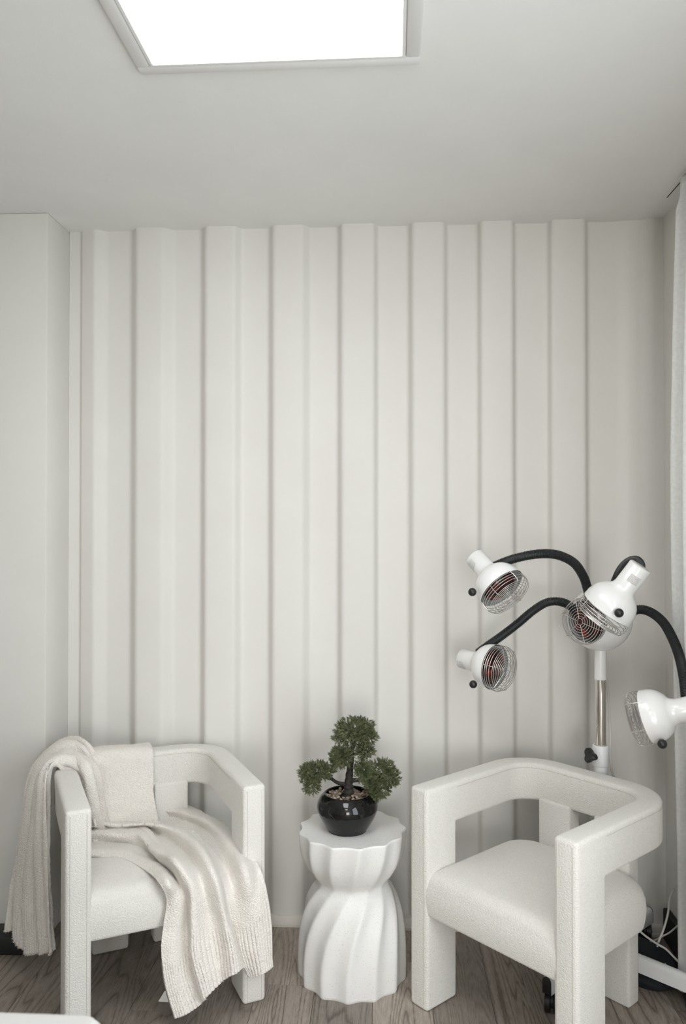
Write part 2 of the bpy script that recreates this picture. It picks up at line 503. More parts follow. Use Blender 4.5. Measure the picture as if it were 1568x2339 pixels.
# skirtings
bm = bmesh.new()
pr = [(0.0, 0.0), (-0.020, 0.0), (-0.020, 0.010), (-0.016, 0.012), (-0.014, 0.030), (-0.008, 0.036), (0.0, 0.038)]
y0 = Y_W - DP
V = []; Fc = []
for xx in (-1.252, X_R):
    for dy, z in pr: V.append((xx, y0 + dy, z))
k = len(pr)
for i in range(k - 1): Fc.append((i, i + 1, k + i + 1, k + i))
V += [(-1.252, Y_W, 0.038), (X_R, Y_W, 0.038)]
Fc.append((k - 1, 2 * k, 2 * k + 1, 2 * k - 1))
struct(mesh_obj('baseboard_back', V, Fc, 'rail', None, True, 40), 'cream floor rail below the ribbed wall')
bl = struct(box('baseboard_left', X_L, -1.262, 2.790, Y_P, 0, 0.064, 'black_plastic', None, 0.006, 2), 'black plinth along the foot of the flat wall panel')
br = struct(box('baseboard_right', X_R - 0.022, X_R, 1.4, 3.03, 0, 0.115, 'black_matte', None, 0.003, 1), 'black skirting along the right wall')

# ================================================================== CEILING LIGHTS
def led_panel(cx, cy, rz, lx, ly, label):
    t = empty('ceiling_light', (cx, cy, H), rz)
    tag(t, label, 'ceiling light', 'square led panels in the ceiling')
    fw, ft = 0.036, 0.014
    lip = 0.010
    for s, (a0, a1, b0, b1) in enumerate([(-lx / 2 - fw, lx / 2 + fw, ly / 2, ly / 2 + fw), (-lx / 2 - fw, lx / 2 + fw, -ly / 2 - fw, -ly / 2),
                                          (-lx / 2 - fw, -lx / 2, -ly / 2, ly / 2), (lx / 2, lx / 2 + fw, -ly / 2, ly / 2)]):
        box('frame_bar', a0, a1, b0, b1, -ft, -0.0005, 'white_trim', t, 0.006, 2)
    for a0, a1, b0, b1 in [(-lx / 2, lx / 2, ly / 2 - lip, ly / 2), (-lx / 2, lx / 2, -ly / 2, -ly / 2 + lip), (-lx / 2, -lx / 2 + lip, -ly / 2 + lip, ly / 2 - lip), (lx / 2 - lip, lx / 2, -ly / 2 + lip, ly / 2 - lip)]:
        box('inner_lip', a0, a1, b0, b1, -0.0135, -0.0005, 'white_trim', t, 0.001, 1)
    box('diffuser', -lx / 2 + lip, lx / 2 - lip, -ly / 2 + lip, ly / 2 - lip, -0.0139, -0.001, 'led', t)
    return t
pl = at_h(350, 147, H - 0.012); pr_ = at_h(918, 126, H - 0.012)
ang = math.atan2(pr_.y - pl.y, pr_.x - pl.x)
wlen = (pr_ - pl).length + 0.02
LYP = 1.22
mid = (pl + pr_) / 2 + Vector((math.sin(ang), -math.cos(ang), 0)) * (LYP / 2 - 0.01)
led_panel(mid.x, mid.y, ang, wlen, LYP, 'bright rectangular led ceiling panel with white frame above the chairs')
led_panel(mid.x + 0.05, mid.y - 2.3, ang, wlen, LYP, 'second led ceiling panel behind the camera, out of the picture')

# ================================================================== ARMCHAIRS
CW, CD, CT = 0.617, 0.585, 0.076
ZT, ZB, LD = 0.697, 0.567, 0.143
CRAD = 0.17
def u_path():
    """outer and inner outline of the horseshoe band as matching stations"""
    st = []
    hwid = CW / 2
    ri = CRAD - CT
    for y in (0.0, LD, 0.20, 0.26, 0.32, 0.37): st.append(((hwid, y), (hwid - CT, y)))
    cx, cy = hwid - CRAD, CD - CRAD
    for q in range(0, 10):
        a = math.pi / 2 * q / 9
        st.append(((cx + CRAD * math.cos(a), cy + CRAD * math.sin(a)), (cx + ri * math.cos(a), cy + ri * math.sin(a))))
    mir = [((-o[0], o[1]), (-i[0], i[1])) for o, i in reversed(st)]
    mid = [((0.0, CD), (0.0, CD - CT))]
    return st + mid + mir
def frame_bm():
    bm = bmesh.new()
    st = u_path(); n = len(st)
    ring = []
    for (ox, oy), (ix, iy) in st:
        ring.append([bm.verts.new((ox, oy, ZT)), bm.verts.new((ix, iy, ZT)), bm.verts.new((ix, iy, ZB)), bm.verts.new((ox, oy, ZB))])
    for i in range(n - 1):
        a, b = ring[i], ring[i + 1]
        bm.faces.new((a[0], a[1], b[1], b[0])); bm.faces.new((a[1], a[2], b[2], b[1]))
        if i not in (0, n - 2): bm.faces.new((a[2], a[3], b[3], b[2]))
        bm.faces.new((a[3], a[0], b[0], b[3]))
    bm.faces.new(ring[0]); bm.faces.new(ring[-1])
    for i0, i1 in ((0, 1), (n - 1, n - 2)):
        a, b = ring[i0], ring[i1]
        q = [a[2], a[3], b[3], b[2]]
        lo = [bm.verts.new((v.co.x, v.co.y, 0.0)) for v in q]
        for k in range(4):
            bm.faces.new((q[k], q[(k + 1) % 4], lo[(k + 1) % 4], lo[k]))
        bm.faces.new(lo)
    bmesh.ops.recalc_face_normals(bm, faces=bm.faces)
    ed = [e for e in bm.edges if len(e.link_faces) == 2 and e.calc_face_angle() > math.radians(35)]
    bmesh.ops.bevel(bm, geom=ed, offset=0.013, segments=4, affect='EDGES', profile=0.5, clamp_overlap=True)
    return bm
def cut_bm(src, z, keep_above, sx=None):
    bm = src.copy()
    geom = list(bm.verts) + list(bm.edges) + list(bm.faces)
    bmesh.ops.bisect_plane(bm, geom=geom, plane_co=(0, 0, z), plane_no=(0, 0, 1), clear_inner=keep_above, clear_outer=not keep_above)
    if sx is not None:
        bmesh.ops.delete(bm, geom=[v for v in bm.verts if v.co.x * sx < 0], context='VERTS')
    return bm
def seat_geo():
    hx, y0, y1, z0, z1 = 0.256, 0.006, 0.506, 0.298, 0.440
    rf, rb = 0.022, 0.085
    def loop(ins):
        """plan outline inset by ins, fixed vertex count"""
        pts = []
        X0, X1, Y0, Y1 = -hx + ins, hx - ins, y0 + ins, y1 - ins
        lim = min(X1 - X0, Y1 - Y0) / 2 - 0.0005
        f = min(max(rf, ins * 0.9), lim); b = min(max(rb, ins * 0.9), lim)
        for cx, cy, r, a0 in ((X1 - f, Y0 + f, f, -90), (X1 - b, Y1 - b, b, 0), (X0 + b, Y1 - b, b, 90), (X0 + f, Y0 + f, f, 180)):
            arc = [(cx + r * math.cos(math.radians(a0 + 90 * q / 10)), cy + r * math.sin(math.radians(a0 + 90 * q / 10))) for q in range(11)]
            if pts:
                a = pts[-1]
                pts += [(a[0] + (arc[0][0] - a[0]) * q / 12, a[1] + (arc[0][1] - a[1]) * q / 12) for q in range(1, 12)]
            pts += arc
        a, c = pts[-1], pts[0]
        pts += [(a[0] + (c[0] - a[0]) * q / 12, a[1] + (c[1] - a[1]) * q / 12) for q in range(1, 12)]
        return pts
    prof = [(0.05, z0), (0.012, z0)] + [(0.012 * (1 - math.sin(a)), z0 + 0.012 * (1 - math.cos(a))) for a in np.linspace(0.3, math.pi / 2, 4)]
    R = 0.047
    prof += [(-0.003, z0 + 0.03), (-0.005, (z0 + z1 - R) / 2 + 0.012), (-0.003, z1 - R - 0.006)]
    prof += [(R * (1 - math.cos(a)), z1 - R + R * math.sin(a)) for a in np.linspace(0.05, math.pi / 2, 9)]
    D = 0.25
    for d in (0.07, 0.09, 0.115, 0.14, 0.17, 0.20, 0.225, 0.243):
        q = (d - R) / (D - R)
        prof.append((d, z1 + 0.020 * math.sin(math.pi / 2 * q)))
    bm = bmesh.new(); rings = []
    for ins, z in prof:
        rings.append([bm.verts.new((x, y, z)) for x, y in loop(ins)])
    n = len(rings[0])
    for a, b in zip(rings[:-1], rings[1:]):
        for k in range(n): bm.faces.new((a[k], a[(k + 1) % n], b[(k + 1) % n], b[k]))
    bm.faces.new(rings[0][::-1]); bm.faces.new(rings[-1])
    return bm
def seam_mb():
    st = u_path(); hz = ZT + 0.0002
    mb = MB()
    top_in = [Vector((i[0], i[1], 0)) for o, i in st]; top_out = [Vector((o[0], o[1], 0)) for o, i in st]
    ins = []; outs = []
    for a, b in zip(top_in, top_out):
        d = (b - a).normalized()
        ins.append(Vector((a.x, a.y, ZT - 0.016)) - d * 0.0003)
        outs.append(Vector((b.x, b.y, ZT - 0.016)) + d * 0.0003)
    for line in (ins[1:-1], outs[1:-1]):
        mb.add(*tube_geo(vcr(line, 90), 0.0009, 5))
    return mb
def make_chair(name, loc, rz, label):
    t = empty(name, loc, rz)
    tag(t, label, 'armchair', 'boucle armchairs')
    src = frame_bm()
    band = bm_obj('back_band', cut_bm(src, ZB - 0.03, True), 'boucle', t, 50)
    seam_mb().build('seam', 'seam', band)
    for s in (1, -1):
        lg = bm_obj('leg', cut_bm(src, ZB - 0.03, False, s), 'boucle', t, 50)
        mb = MB()
        for xx in (CW / 2 - 0.014, CW / 2 - CT + 0.014):
            mb.add(*tube_geo([(s * xx, -0.0003, 0.012), (s * xx, -0.0003, ZB + 0.115)], 0.0009, 5))
        mb.build('seam', 'seam', lg)
    src.free()
    bm_obj('seat', seat_geo(), 'boucle', t, 60)
    for s in (1, -1):
        a, b = sorted((s * 0.045, s * 0.172))
        box('leg', a, b, 0.500, 0.564, 0.0, ZB + 0.012, 'boucle', t, 0.010, 3)   # rear post, floor to band
    return t
# left chair: front outer corners measured on the floor
LA, LB = G(-0.818, 2.336), G(-0.245, 2.592)
l_rz = math.atan2(LB.y - LA.y, LB.x - LA.x)
l_loc = (LA + LB) / 2
chair_l = make_chair('armchair', l_loc, l_rz, 'cream boucle armchair with the knitted throw draped over it')
RA, RB = G(0.214, 2.580), G(0.6195, 2.110)
r_rz = math.atan2(RB.y - RA.y, RB.x - RA.x)
r_loc = (RA + RB) / 2
chair_r = make_chair('armchair', r_loc, r_rz, 'bare cream boucle armchair in front of the infrared lamp')

# ================================================================== SIDE TABLE
def side_table():
    c = G(0.032, 2.749)
    t = empty('side_table', c)
    tag(t, 'white speckled stone side table with twisted fluted waist', 'side table')
    R, HT, n = 0.187, 0.496, 13
    pts = [(0.000, 0.975), (0.006, 0.990), (0.05, 1.0), (0.11, 0.993), (0.17, 0.965), (0.22, 0.915), (0.26, 0.845), (0.29, 0.765), (0.31, 0.690), (0.322, 0.655),
           (0.334, 0.672), (0.352, 0.755), (0.375, 0.850), (0.405, 0.930), (0.44, 0.975), (0.475, 0.995), (0.490, 0.998), (0.494, 0.992), (0.496, 0.983)]
    zz = np.array([p[0] for p in pts]); rr = np.array([p[1] for p in pts])
    zs = np.unique(np.concatenate([np.linspace(0, 0.01, 4), np.linspace(0.01, 0.30, 44), np.linspace(0.30, 0.36, 22), np.linspace(0.36, 0.486, 26), np.linspace(0.486, 0.496, 5)]))
    rs = np.interp(zs, zz, rr)
    k = np.ones(5) / 5
    rsm = np.convolve(np.pad(rs, 2, mode='edge'), k, 'valid'); rs[6:-6] = rsm[6:-6]
    NA = 13 * 14
    V = []; Fc = []
    for z, r in zip(zs, rs):
        if z < 0.322:
            tw = 0.50 * max(0.0, (z - 0.04) / 0.282) ** 2.3
        else:
            tw = 0.50 + 0.20 * ((z - 0.322) / 0.174) ** 0.6
        am = 0.078 * (0.22 + 0.78 * min(1.0, abs(z - 0.322) / 0.09))
        for q in range(NA):
            ph = 2 * math.pi * q / NA
            u = ((ph - tw + math.radians(120)) * n / (2 * math.pi)) % 1.0
            s = math.sin(math.pi * u)
            fl = math.sqrt(s * s + 0.03) - math.sqrt(0.03)
            rad = R * (r - am * fl)
            V.append((rad * math.cos(ph), rad * math.sin(ph), z))
    m = len(zs)
    for i in range(m - 1):
        for q in range(NA):
            Fc.append((i * NA + q, i * NA + (q + 1) % NA, (i + 1) * NA + (q + 1) % NA, (i + 1) * NA + q))
    Fc.append(tuple(range(NA - 1, -1, -1)))
    i_neck = int(np.argmin(np.abs(zs - 0.322)))
    top0 = (m - 1) * NA
    cidx = len(V); V.append((0, 0, HT))
    for q in range(NA): Fc.append((top0 + q, top0 + (q + 1) % NA, cidx))
    # two parts: the flared base and the bowl shaped top
    lowF = [f for f in Fc if max(f) < (i_neck + 1) * NA]
    hiF = [f for f in Fc if min(f) >= i_neck * NA]
    def sub(fs):
        used = sorted({i for f in fs for i in f}); mp = {u: k for k, u in enumerate(used)}
        return [V[i] for i in used], [tuple(mp[i] for i in f) for f in fs]
    mesh_obj('table_base', *sub(lowF), 'speckle', t, True, 45)
    mesh_obj('table_top', *sub(hiF), 'speckle', t, True, 45)
    return c, HT
tab_c, tab_h = side_table()

# ================================================================== BONSAI
def bonsai():
    zc = 2.722
    c = at_h(794, 1190 + (CAM_H - tab_h) * F_PX / zc, tab_h)
    c = Vector((c.x, c.y, tab_h))
    t = empty('potted_bonsai', c)
    tag(t, 'artificial juniper bonsai in a glossy black round pot', 'bonsai')
    pr = [(0.0, 0.0), (0.060, 0.0), (0.066, 0.003), (0.074, 0.014), (0.088, 0.036), (0.098, 0.056), (0.1035, 0.074), (0.103, 0.090), (0.097, 0.106), (0.087, 0.118), (0.080, 0.124), (0.0765, 0.1255), (0.0735, 0.124), (0.074, 0.118), (0.078, 0.108)]
    prr = cr(pr, 60)
    V, Fc = lathe_geo([(max(0.0001, a), b) for a, b in prr], 56)
    mesh_obj('pot', V, Fc, 'pot', t)
    V, Fc = lathe_geo([(0.0005, 0.110), (0.04, 0.110), (0.0765, 0.109)], 30)
    mesh_obj('soil', V, Fc, 'soil', t)
    # pebbles
    base = None
    for i in range(190):
        r = 0.071 * math.sqrt(random.random()); a = random.random() * 2 * math.pi
        if r < 0.018: continue
        s = random.uniform(0.0045, 0.0080)
        bmp = bmesh.new(); bmesh.ops.create_icosphere(bmp, subdivisions=1, radius=1.0)
        for v in bmp.verts: v.co *= random.uniform(0.82, 1.1)
        o = bm_obj('pebble', bmp, 'pebble', t, None)
        o.location = (r * math.cos(a), r * math.sin(a), 0.1125 + random.uniform(0, 0.006))
        o.rotation_euler = (random.uniform(-.5, .5), random.uniform(-.5, .5), random.random() * 6)
        o.scale = (s * 1.3, s, s * 0.75)
    def loc(px, py, dz=0.0): return P(px, py, zc + dz) - c
    tr = vcr([loc(797, 1822), loc(797, 1805), loc(797, 1788), loc(799, 1765), loc(802, 1742), loc(805, 1715), loc(810, 1690), loc(812, 1672)], 40)
    mesh_obj('trunk', *tube_geo(tr, [max(0.0055, 0.0205 - 0.0150 * min(1, (i / 39) * 1.15) ** 0.8) * (1 + 0.07 * math.sin(i * 1.7)) for i in range(40)], 14), 'bark', t)
    for pts, r0 in [([(795, 1797), (786, 1791), (772, 1788), (756, 1778), (738, 1768), (720, 1768)], 0.008), ([(799, 1784), (812, 1782), (830, 1781), (850, 1778), (872, 1768)], 0.0085),
                    ([(812, 1745), (812, 1757), (818, 1766), (826, 1770)], 0.004), ([(803, 1735), (793, 1728), (780, 1724)], 0.005), ([(806, 1725), (820, 1720), (834, 1716)], 0.005), ([(740, 1770), (722, 1786), (713, 1802)], 0.004), ([(850, 1780), (862, 1795), (870, 1810)], 0.004)]:
        pp = vcr([loc(a, b, random.uniform(-0.01, 0.01) if k > 1 else 0) for k, (a, b) in enumerate(pts)], 18)
        mesh_obj('branch', *tube_geo(pp, [r0 * (1 - 0.55 * i / 17) for i in range(18)], 9), 'bark', t)
    mm = zc / F_PX
    pads = [(812, 1666, 48, 26, 44, 0.0, 300), (792, 1684, 32, 17, 30, 0, 110), (842, 1684, 20, 15, 22, 0.0, 80), (781, 1726, 27, 23, 26, -0.01, 150), (772, 1742, 17, 15, 17, -0.01, 60), (834, 1714, 22, 16, 22, 0.0, 100), (726, 1761, 40, 19, 34, 0.0, 210),
            (704, 1772, 22, 18, 22, 0.0, 70), (713, 1795, 20, 17, 20, 0.0, 80), (830, 1760, 17, 26, 18, -0.03, 120), (872, 1758, 32, 22, 30, 0.0, 170), (894, 1776, 20, 18, 22, 0.0, 80), (866, 1800, 25, 24, 24, -0.02, 140), (848, 1786, 18, 18, 18, -0.02, 80), (857, 1818, 10, 9, 10, -0.02, 30)]
    for px, py, rx, ry, rz, dz, cnt in pads:
        cc = loc(px, py, dz); mb_v = []; mb_f = []
        for s in range(int(cnt * 2.3)):
            d = Vector(RNG.normal(size=3)); d.normalize()
            rad = 0.12 + 0.83 * random.random() ** 0.5
            p0 = cc + Vector((d.x * rx, d.y * rz, d.z * ry)) * mm * rad
            dirn = (Vector((d.x * 1.0, d.y * 1.0, d.z * 0.8 + 0.25)) + Vector(RNG.normal(size=3)) * 0.35).normalized()
            Ls = random.uniform(0.008, 0.014)
            side = dirn.orthogonal().normalized(); side2 = dirn.cross(side)
            for q in range(9):
                tt = (q + 0.5) / 9
                a = q * 2.4
                nd = (dirn * (0.75) + (side * math.cos(a) + side2 * math.sin(a)) * (0.75 * (1.1 - tt))).normalized()
                b0 = p0 + dirn * (Ls * tt * 0.8)
                ln = random.uniform(0.0065, 0.0105)
                w = nd.orthogonal().normalized() * 0.0009
                w2 = nd.cross(w).normalized() * 0.0009
                k = len(mb_v)
                mb_v += [b0 - w, b0 + w, b0 + nd * ln * 0.6 + w2 * 1.2, b0 + nd * ln]
                mb_f += [(k, k + 1, k + 2), (k + 1, k + 3, k + 2), (k, k + 2, k + 3)]
        o = mesh_obj('foliage_pad', mb_v, mb_f, 'leaf', t, False)
        o['kind'] = 'stuff'
bonsai()

# ================================================================== INFRARED LAMP STAND
def infrared_lamp():
    c = G(0.8875, 2.750)
    t = empty('infrared_lamp', c)
    tag(t, 'white rolling infrared lamp stand with five caged red bulbs on black goosenecks', 'lamp')
    zpole = 2.750
    def loc(px, py, z): return P(px, py, z) - c
    def zh(py): return CAM_H - (py - 1190) * zpole / F_PX
    # pole
    def cyl(name, r, z0, z1, mat, bev=0.002, r1=None):
        r1 = r if r1 is None else r1
        V, Fc = lathe_geo([(r - bev, z0), (r, z0 + bev), (r1, z1 - bev), (r1 - bev, z1)], 28, True, True)
        return mesh_obj(name, V, Fc, mat, t, True, 40)
    zb = zh(1490); zm = zh(1552); zc0 = zh(1700); zc1 = zh(1747)
    cyl('upper_sleeve', 0.0205, zm, zb + 0.03, 'white_enamel', r1=0.0195)
    cyl('chrome_tube', 0.0185, zc0 - 0.05, zm + 0.002, 'chrome')
    col = MB()
    col.add(*lathe_geo([(0.0205, zc0 - 0.03), (0.0205, zc0), (0.0265, zc0), (0.0275, zc0 - 0.003), (0.0275, zc1 + 0.003), (0.0255, zc1), (0.02, zc1)], 28))
    clr = col.build('clamp_collar', 'white_metal', t)
    cyl('outer_tube', 0.0235, 0.085, zc1 + 0.002, 'white_metal')
    # lobed knob at the collar, pointing to the left of the picture
    kz = zh(1721)
    bmk = bmesh.new()
    vs = []
    for zlev, s in ((0.0, 0.75), (0.006, 1.0), (0.020, 1.0), (0.026, 0.8)):
        vs.append([bmk.verts.new(((0.0215 + 0.0065 * math.cos(3 * a)) * s * math.cos(a), (0.0215 + 0.0065 * math.cos(3 * a)) * s * math.sin(a), zlev)) for a in [2 * math.pi * k / 24 for k in range(24)]])
    for a, b in zip(vs[:-1], vs[1:]):
        for k in range(24): bmk.faces.new((a[k], a[(k + 1) % 24], b[(k + 1) % 24], b[k]))
    bmk.faces.new(vs[0][::-1]); bmk.faces.new(vs[-1])
    ax = (-C_R * 0.9 - C_F * 0.45).normalized()
    mk = ax.to_track_quat('Z', 'Y').to_matrix().to_4x4(); mk.translation = Vector((0, 0, kz)) + ax * 0.034
    bmesh.ops.transform(bmk, matrix=mk, verts=bmk.verts)
    kn = bm_obj('clamp_knob', bmk, 'black_plastic', t, 40)
    mesh_obj('knob_screw', *tube_geo([Vector((0, 0, kz)) + ax * 0.024, Vector((0, 0, kz)) + ax * 0.036], 0.006, 10), 'white_metal', kn)
    # star base: four rounded beams on castors
    hubV, hubF = lathe_geo([(0.03, 0.055), (0.038, 0.06), (0.038, 0.118), (0.03, 0.123)], 24, True, True)
    mesh_obj('base_hub', hubV, hubF, 'white_metal', t, True, 40)
    for k, a in enumerate([math.radians(x) for x in (223, 314, 42, 133)]):
        dl = Vector((math.cos(a + YAW), math.sin(a + YAW), 0)); dw = Vector((-dl.y, dl.x, 0))
        Lb = 0.335
        sec = []
        for q in range(9):
            b = math.pi * q / 8
            sec.append((0.0155 * math.cos(b), 0.100 + 0.0155 * math.sin(b)))
        sec += [(-0.0155, 0.062), (0.0155, 0.062)]
        V = []; Fc = []
        for s in (0.02, Lb):
            for wv, z in sec: V.append(dl * s + dw * wv + Vector((0, 0, z)))
        m = len(sec)
        for q in range(m): Fc.append((q, (q + 1) % m, m + (q + 1) % m, m + q))
        Fc += [tuple(range(m))[::-1], tuple(range(m, 2 * m))]
        bmo = mesh_obj('base_beam', V, Fc, 'white_metal', t, True, 40)
        V = []; Fc = []
        for s in (Lb, Lb + 0.004, Lb + 0.006):
            f = 1.0 if s < Lb + 0.005 else 0.85
            for wv, z in sec: V.append(dl * s + dw * wv * f * 0.97 + Vector((0, 0, 0.09 + (z - 0.09) * f * 0.99)))
        for r in (0, 1):
            for q in range(m): Fc.append((r * m + q, r * m + (q + 1) % m, (r + 1) * m + (q + 1) % m, (r + 1) * m + q))
        Fc += [tuple(range(2 * m, 3 * m))]
        mesh_obj('end_cap', V, Fc, 'black_plastic', bmo, True, 40)
        # castor: fork body and twin wheels
        cp = dl * (Lb - 0.030)
        mb = MB()
        mb.add(*tube_geo([cp + Vector((0, 0, 0.066)), cp + Vector((0, 0, 0.040))], 0.010, 12))
        roll = Matrix.Rotation(0.5, 3, 'Z') @ dl
        wd = Vector((-roll.y, roll.x, 0))
        for s in (-1, 1):
            o2 = cp + wd * (0.014 * s) + roll * 0.012 + Vector((0, 0, 0.0314))
            mb.add(*tube_geo([o2 - wd * 0.009, o2 - wd * 0.0075, o2 + wd * 0.0075, o2 + wd * 0.009], [0.027, 0.0312, 0.0312, 0.027], 24))
        mb.add(*sphere_geo(cp + roll * 0.010 + Vector((0, 0, 0.036)), 0.029, 14, 8, (0.9, 0.9, 0.8)))
        mb.build('castor', 'black_plastic', bmo)
    # heads
    def head(pos, axis, upv, name, R=0.081, hub=False, sticker_az=None, knob_az=None, neck=0.066):
        axis = Vector(axis).normalized()
        xv = Vector(upv); xv = (xv - axis * xv.dot(axis)).normalized(); yv = axis.cross(xv)
        mat = Matrix((xv, yv, axis)).transposed()
        def T(V): return [Vector(pos) + mat @ Vector(v) for v in V]
        if hub:
            RS = 0.108; ro = 0.074; off = math.sqrt(RS ** 2 - ro ** 2)
            pr = [(RS * math.sin(a), RS * math.cos(a) - off) for a in np.linspace(math.pi - 0.02, math.asin(ro / RS), 26)]
            inner = [(ro - 0.003, 0.0), (ro - 0.004, -0.02), (0.05, -0.06), (0.01, -0.075)]
        else:
            nr = 0.0345
            pr = [(0.001, -0.086 - neck), (nr - 0.003, -0.086 - neck), (nr, -0.083 - neck), (nr, -0.090), (nr + 0.003, -0.080)]
            pr += [(R * math.sin(a), -0.012 - (R * 0.90) * math.cos(a)) for a in np.linspace(0.56, math.pi / 2, 14)]
            pr += [(R + 0.0008, -0.004), (R + 0.0008, 0.0)]
            inner = [(R - 0.0015, 0.001), (R - 0.003, -0.006), (R * 0.9, -0.035), (R * 0.6, -0.066), (0.02, -0.078)]
        V, Fc = lathe_geo(pr, 40)
        sh = mesh_obj('lamp_shade', T(V), Fc, 'white_enamel', t, True, 50)
        ro = 0.074 if hub else R - 0.002
        V, Fc = lathe_geo(inner, 36); mesh_obj('reflector', T(V), Fc, 'reflector', sh, True, 60)
        # bulb: R-type reflector bulb, domed red face
        rb = 0.060
        pb = [(0.014, -0.072), (0.018, -0.058), (0.042, -0.034), (rb, -0.014), (rb, -0.008)] + [(rb * math.cos(a), -0.008 + 0.024 * math.sin(a)) for a in np.linspace(0.15, math.pi / 2 - 0.02, 8)]
        V, Fc = lathe_geo(pb, 32); mesh_obj('bulb', T(V), Fc, 'bulb', sh, True, 60)
        # wire cage
        g = MB(); rw = 0.00105
        dep = 0.040
        rg = ro - 0.001
        rings = [(rg, 0.002), (rg + 0.003, 0.012), (rg + 0.004, 0.021), (rg + 0.003, 0.030), (rg - 0.002, dep)]
        rings += [(rg * f, dep + 0.004 * (1 - f)) for f in (0.86, 0.74, 0.62, 0.50, 0.38, 0.26, 0.15)]
        for r_, z_ in rings:
            g.add(*tube_geo(T([(r_ * math.cos(2 * math.pi * k / 44), r_ * math.sin(2 * math.pi * k / 44), z_) for k in range(44)]), rw, 5, closed=True))
        for k in range(6):
            a = math.pi / 3 * k + 0.25
            pts = [(0.010, dep + 0.0055), (rg * 0.5, dep + 0.004), (rg - 0.001, dep + 0.0015), (rg + 0.004, dep - 0.004), (rg + 0.005, 0.02), (rg + 0.002, -0.004)]
            g.add(*tube_geo(T([(r_ * math.cos(a), r_ * math.sin(a), z_) for r_, z_ in pts]), rw * 1.1, 5))
        g.build('wire_cage', 'wire', sh)
        # ball knob on the rim
        if knob_az is not None:
            kdir = Vector(knob_az); kd = (kdir - axis * kdir.dot(axis)).normalized()
            base = Vector(pos) - axis * 0.030
            V, Fc = sphere_geo(base + kd * (R + 0.017), 0.0135, 18, 12)
            kb = mesh_obj('ball_knob', V, Fc, 'black_plastic', sh)
        if sticker_az is not None:
            sdir = Vector(sticker_az); sd = (sdir - axis * sdir.dot(axis)).normalized(); sp = axis.cross(sd)
            V = []; Fc = []
            for i in range(7):
                a = -0.5 + i / 6
                d2 = sd * math.cos(a) + sp * math.sin(a)
                for zz_ in (-0.138, -0.112):
                    V.append(Vector(pos) + axis * zz_ + d2 * 0.0352)
            for i in range(6): Fc.append((2 * i, 2 * i + 1, 2 * i + 3, 2 * i + 2))
            mesh_obj('rating_sticker', V, Fc, 'sticker', sh)
        return sh
    def axv(ix, iy, toward, pos):
        """direction from picture components (right, down, toward the camera) as seen along the ray to pos"""
        tv = (C_O - c - pos).normalized()
        rv = (C_R - tv * C_R.dot(tv)).normalized(); uv = tv.cross(rv)
        q = math.sqrt(max(0.0, 1 - toward * toward)); l = math.hypot(ix, iy)
        return rv * (ix / l * q) - uv * (iy / l * q) + tv * toward
    TO = -C_F
    head(loc(1147, 1344, 2.60), axv(0.64, 0.77, 0.42, loc(1147, 1344, 2.60)), C_U, 'a', knob_az=-C_R * 0.9 - C_U * 0.5 + TO * 0.6, sticker_az=-C_R * 0.9 + TO * 0.55 - C_U * 0.3)
    head(loc(1131, 1524, 2.74), axv(0.96, 0.26, 0.56, loc(1131, 1524, 2.74)), C_U, 'b', R=0.077, neck=0.058, knob_az=-C_U * 0.55 + TO * 0.55 - C_R * 0.5, sticker_az=TO * 0.9 - C_U * 0.45)
    hub_c = loc(1371, 1415, 2.750)
    hubax = axv(-1.0, 0.12, 0.85, hub_c)
    head(hub_c + hubax * 0.0787, hubax, C_U, 'hub', hub=True)
    head(loc(1388, 1391, 2.44), axv(-0.62, 0.79, -0.20, loc(1388, 1391, 2.44)), C_U, 'c', knob_az=TO, sticker_az=TO * 1.0 + C_U * 0.1, neck=0.080)
    head(loc(1479, 1637, 2.36), axv(-1.0, 0.20, -0.22, loc(1479, 1637, 2.36)), C_U, 'd', R=0.0775, neck=0.060, knob_az=-C_U * 0.75 + TO * 0.85)
    # goosenecks
    def hose(pts, name='gooseneck'):
        P0 = vcr(pts, 220)
        ln = sum((P0[i + 1] - P0[i]).length for i in range(219))
        nr = int(ln / 0.0047)
        m = nr * 4
        # resample evenly by arc length
        s = np.concatenate([[0], np.cumsum([(P0[i + 1] - P0[i]).length for i in range(219)])])
        A = np.array([tuple(p) for p in P0]); u = np.linspace(0, s[-1], m)
        Q = np.stack([np.interp(u, s, A[:, k]) for k in range(3)], 1)
        rad = [0.0158 if (i % 4) in (0, 1) else 0.0138 for i in range(m)]
        V, Fc = tube_geo([Vector(q) for q in Q], rad, 16)
        mesh_obj(name, V, Fc, 'hose', t, True, 30)
    hose([loc(1347, 1362, 2.68), loc(1342, 1342, 2.67), loc(1333, 1316, 2.66), loc(1312, 1286, 2.65), loc(1276, 1268, 2.64), loc(1236, 1265, 2.63), loc(1196, 1271, 2.63), loc(1160, 1281, 2.64), loc(1118, 1299, 2.64)])
    hose([loc(1318, 1398, 2.74), loc(1300, 1382, 2.76), loc(1276, 1374, 2.78), loc(1248, 1377, 2.79), loc(1217, 1396, 2.80), loc(1185, 1423, 2.80), loc(1150, 1450, 2.80), loc(1122, 1470, 2.80), loc(1092, 1492, 2.79)])
    hose([loc(1440, 1400, 2.69), loc(1463, 1392, 2.68), loc(1490, 1400, 2.65), loc(1517, 1423, 2.60), loc(1538, 1460, 2.54), loc(1553, 1500, 2.48), loc(1563, 1545, 2.41), loc(1568, 1590, 2.37), loc(1569, 1622, 2.36)])
    hose([loc(1398, 1352, 2.69), loc(1408, 1326, 2.68), loc(1421, 1300, 2.64), loc(1438, 1284, 2.58), loc(1455, 1281, 2.51), loc(1463, 1294, 2.45), loc(1456, 1318, 2.39)])
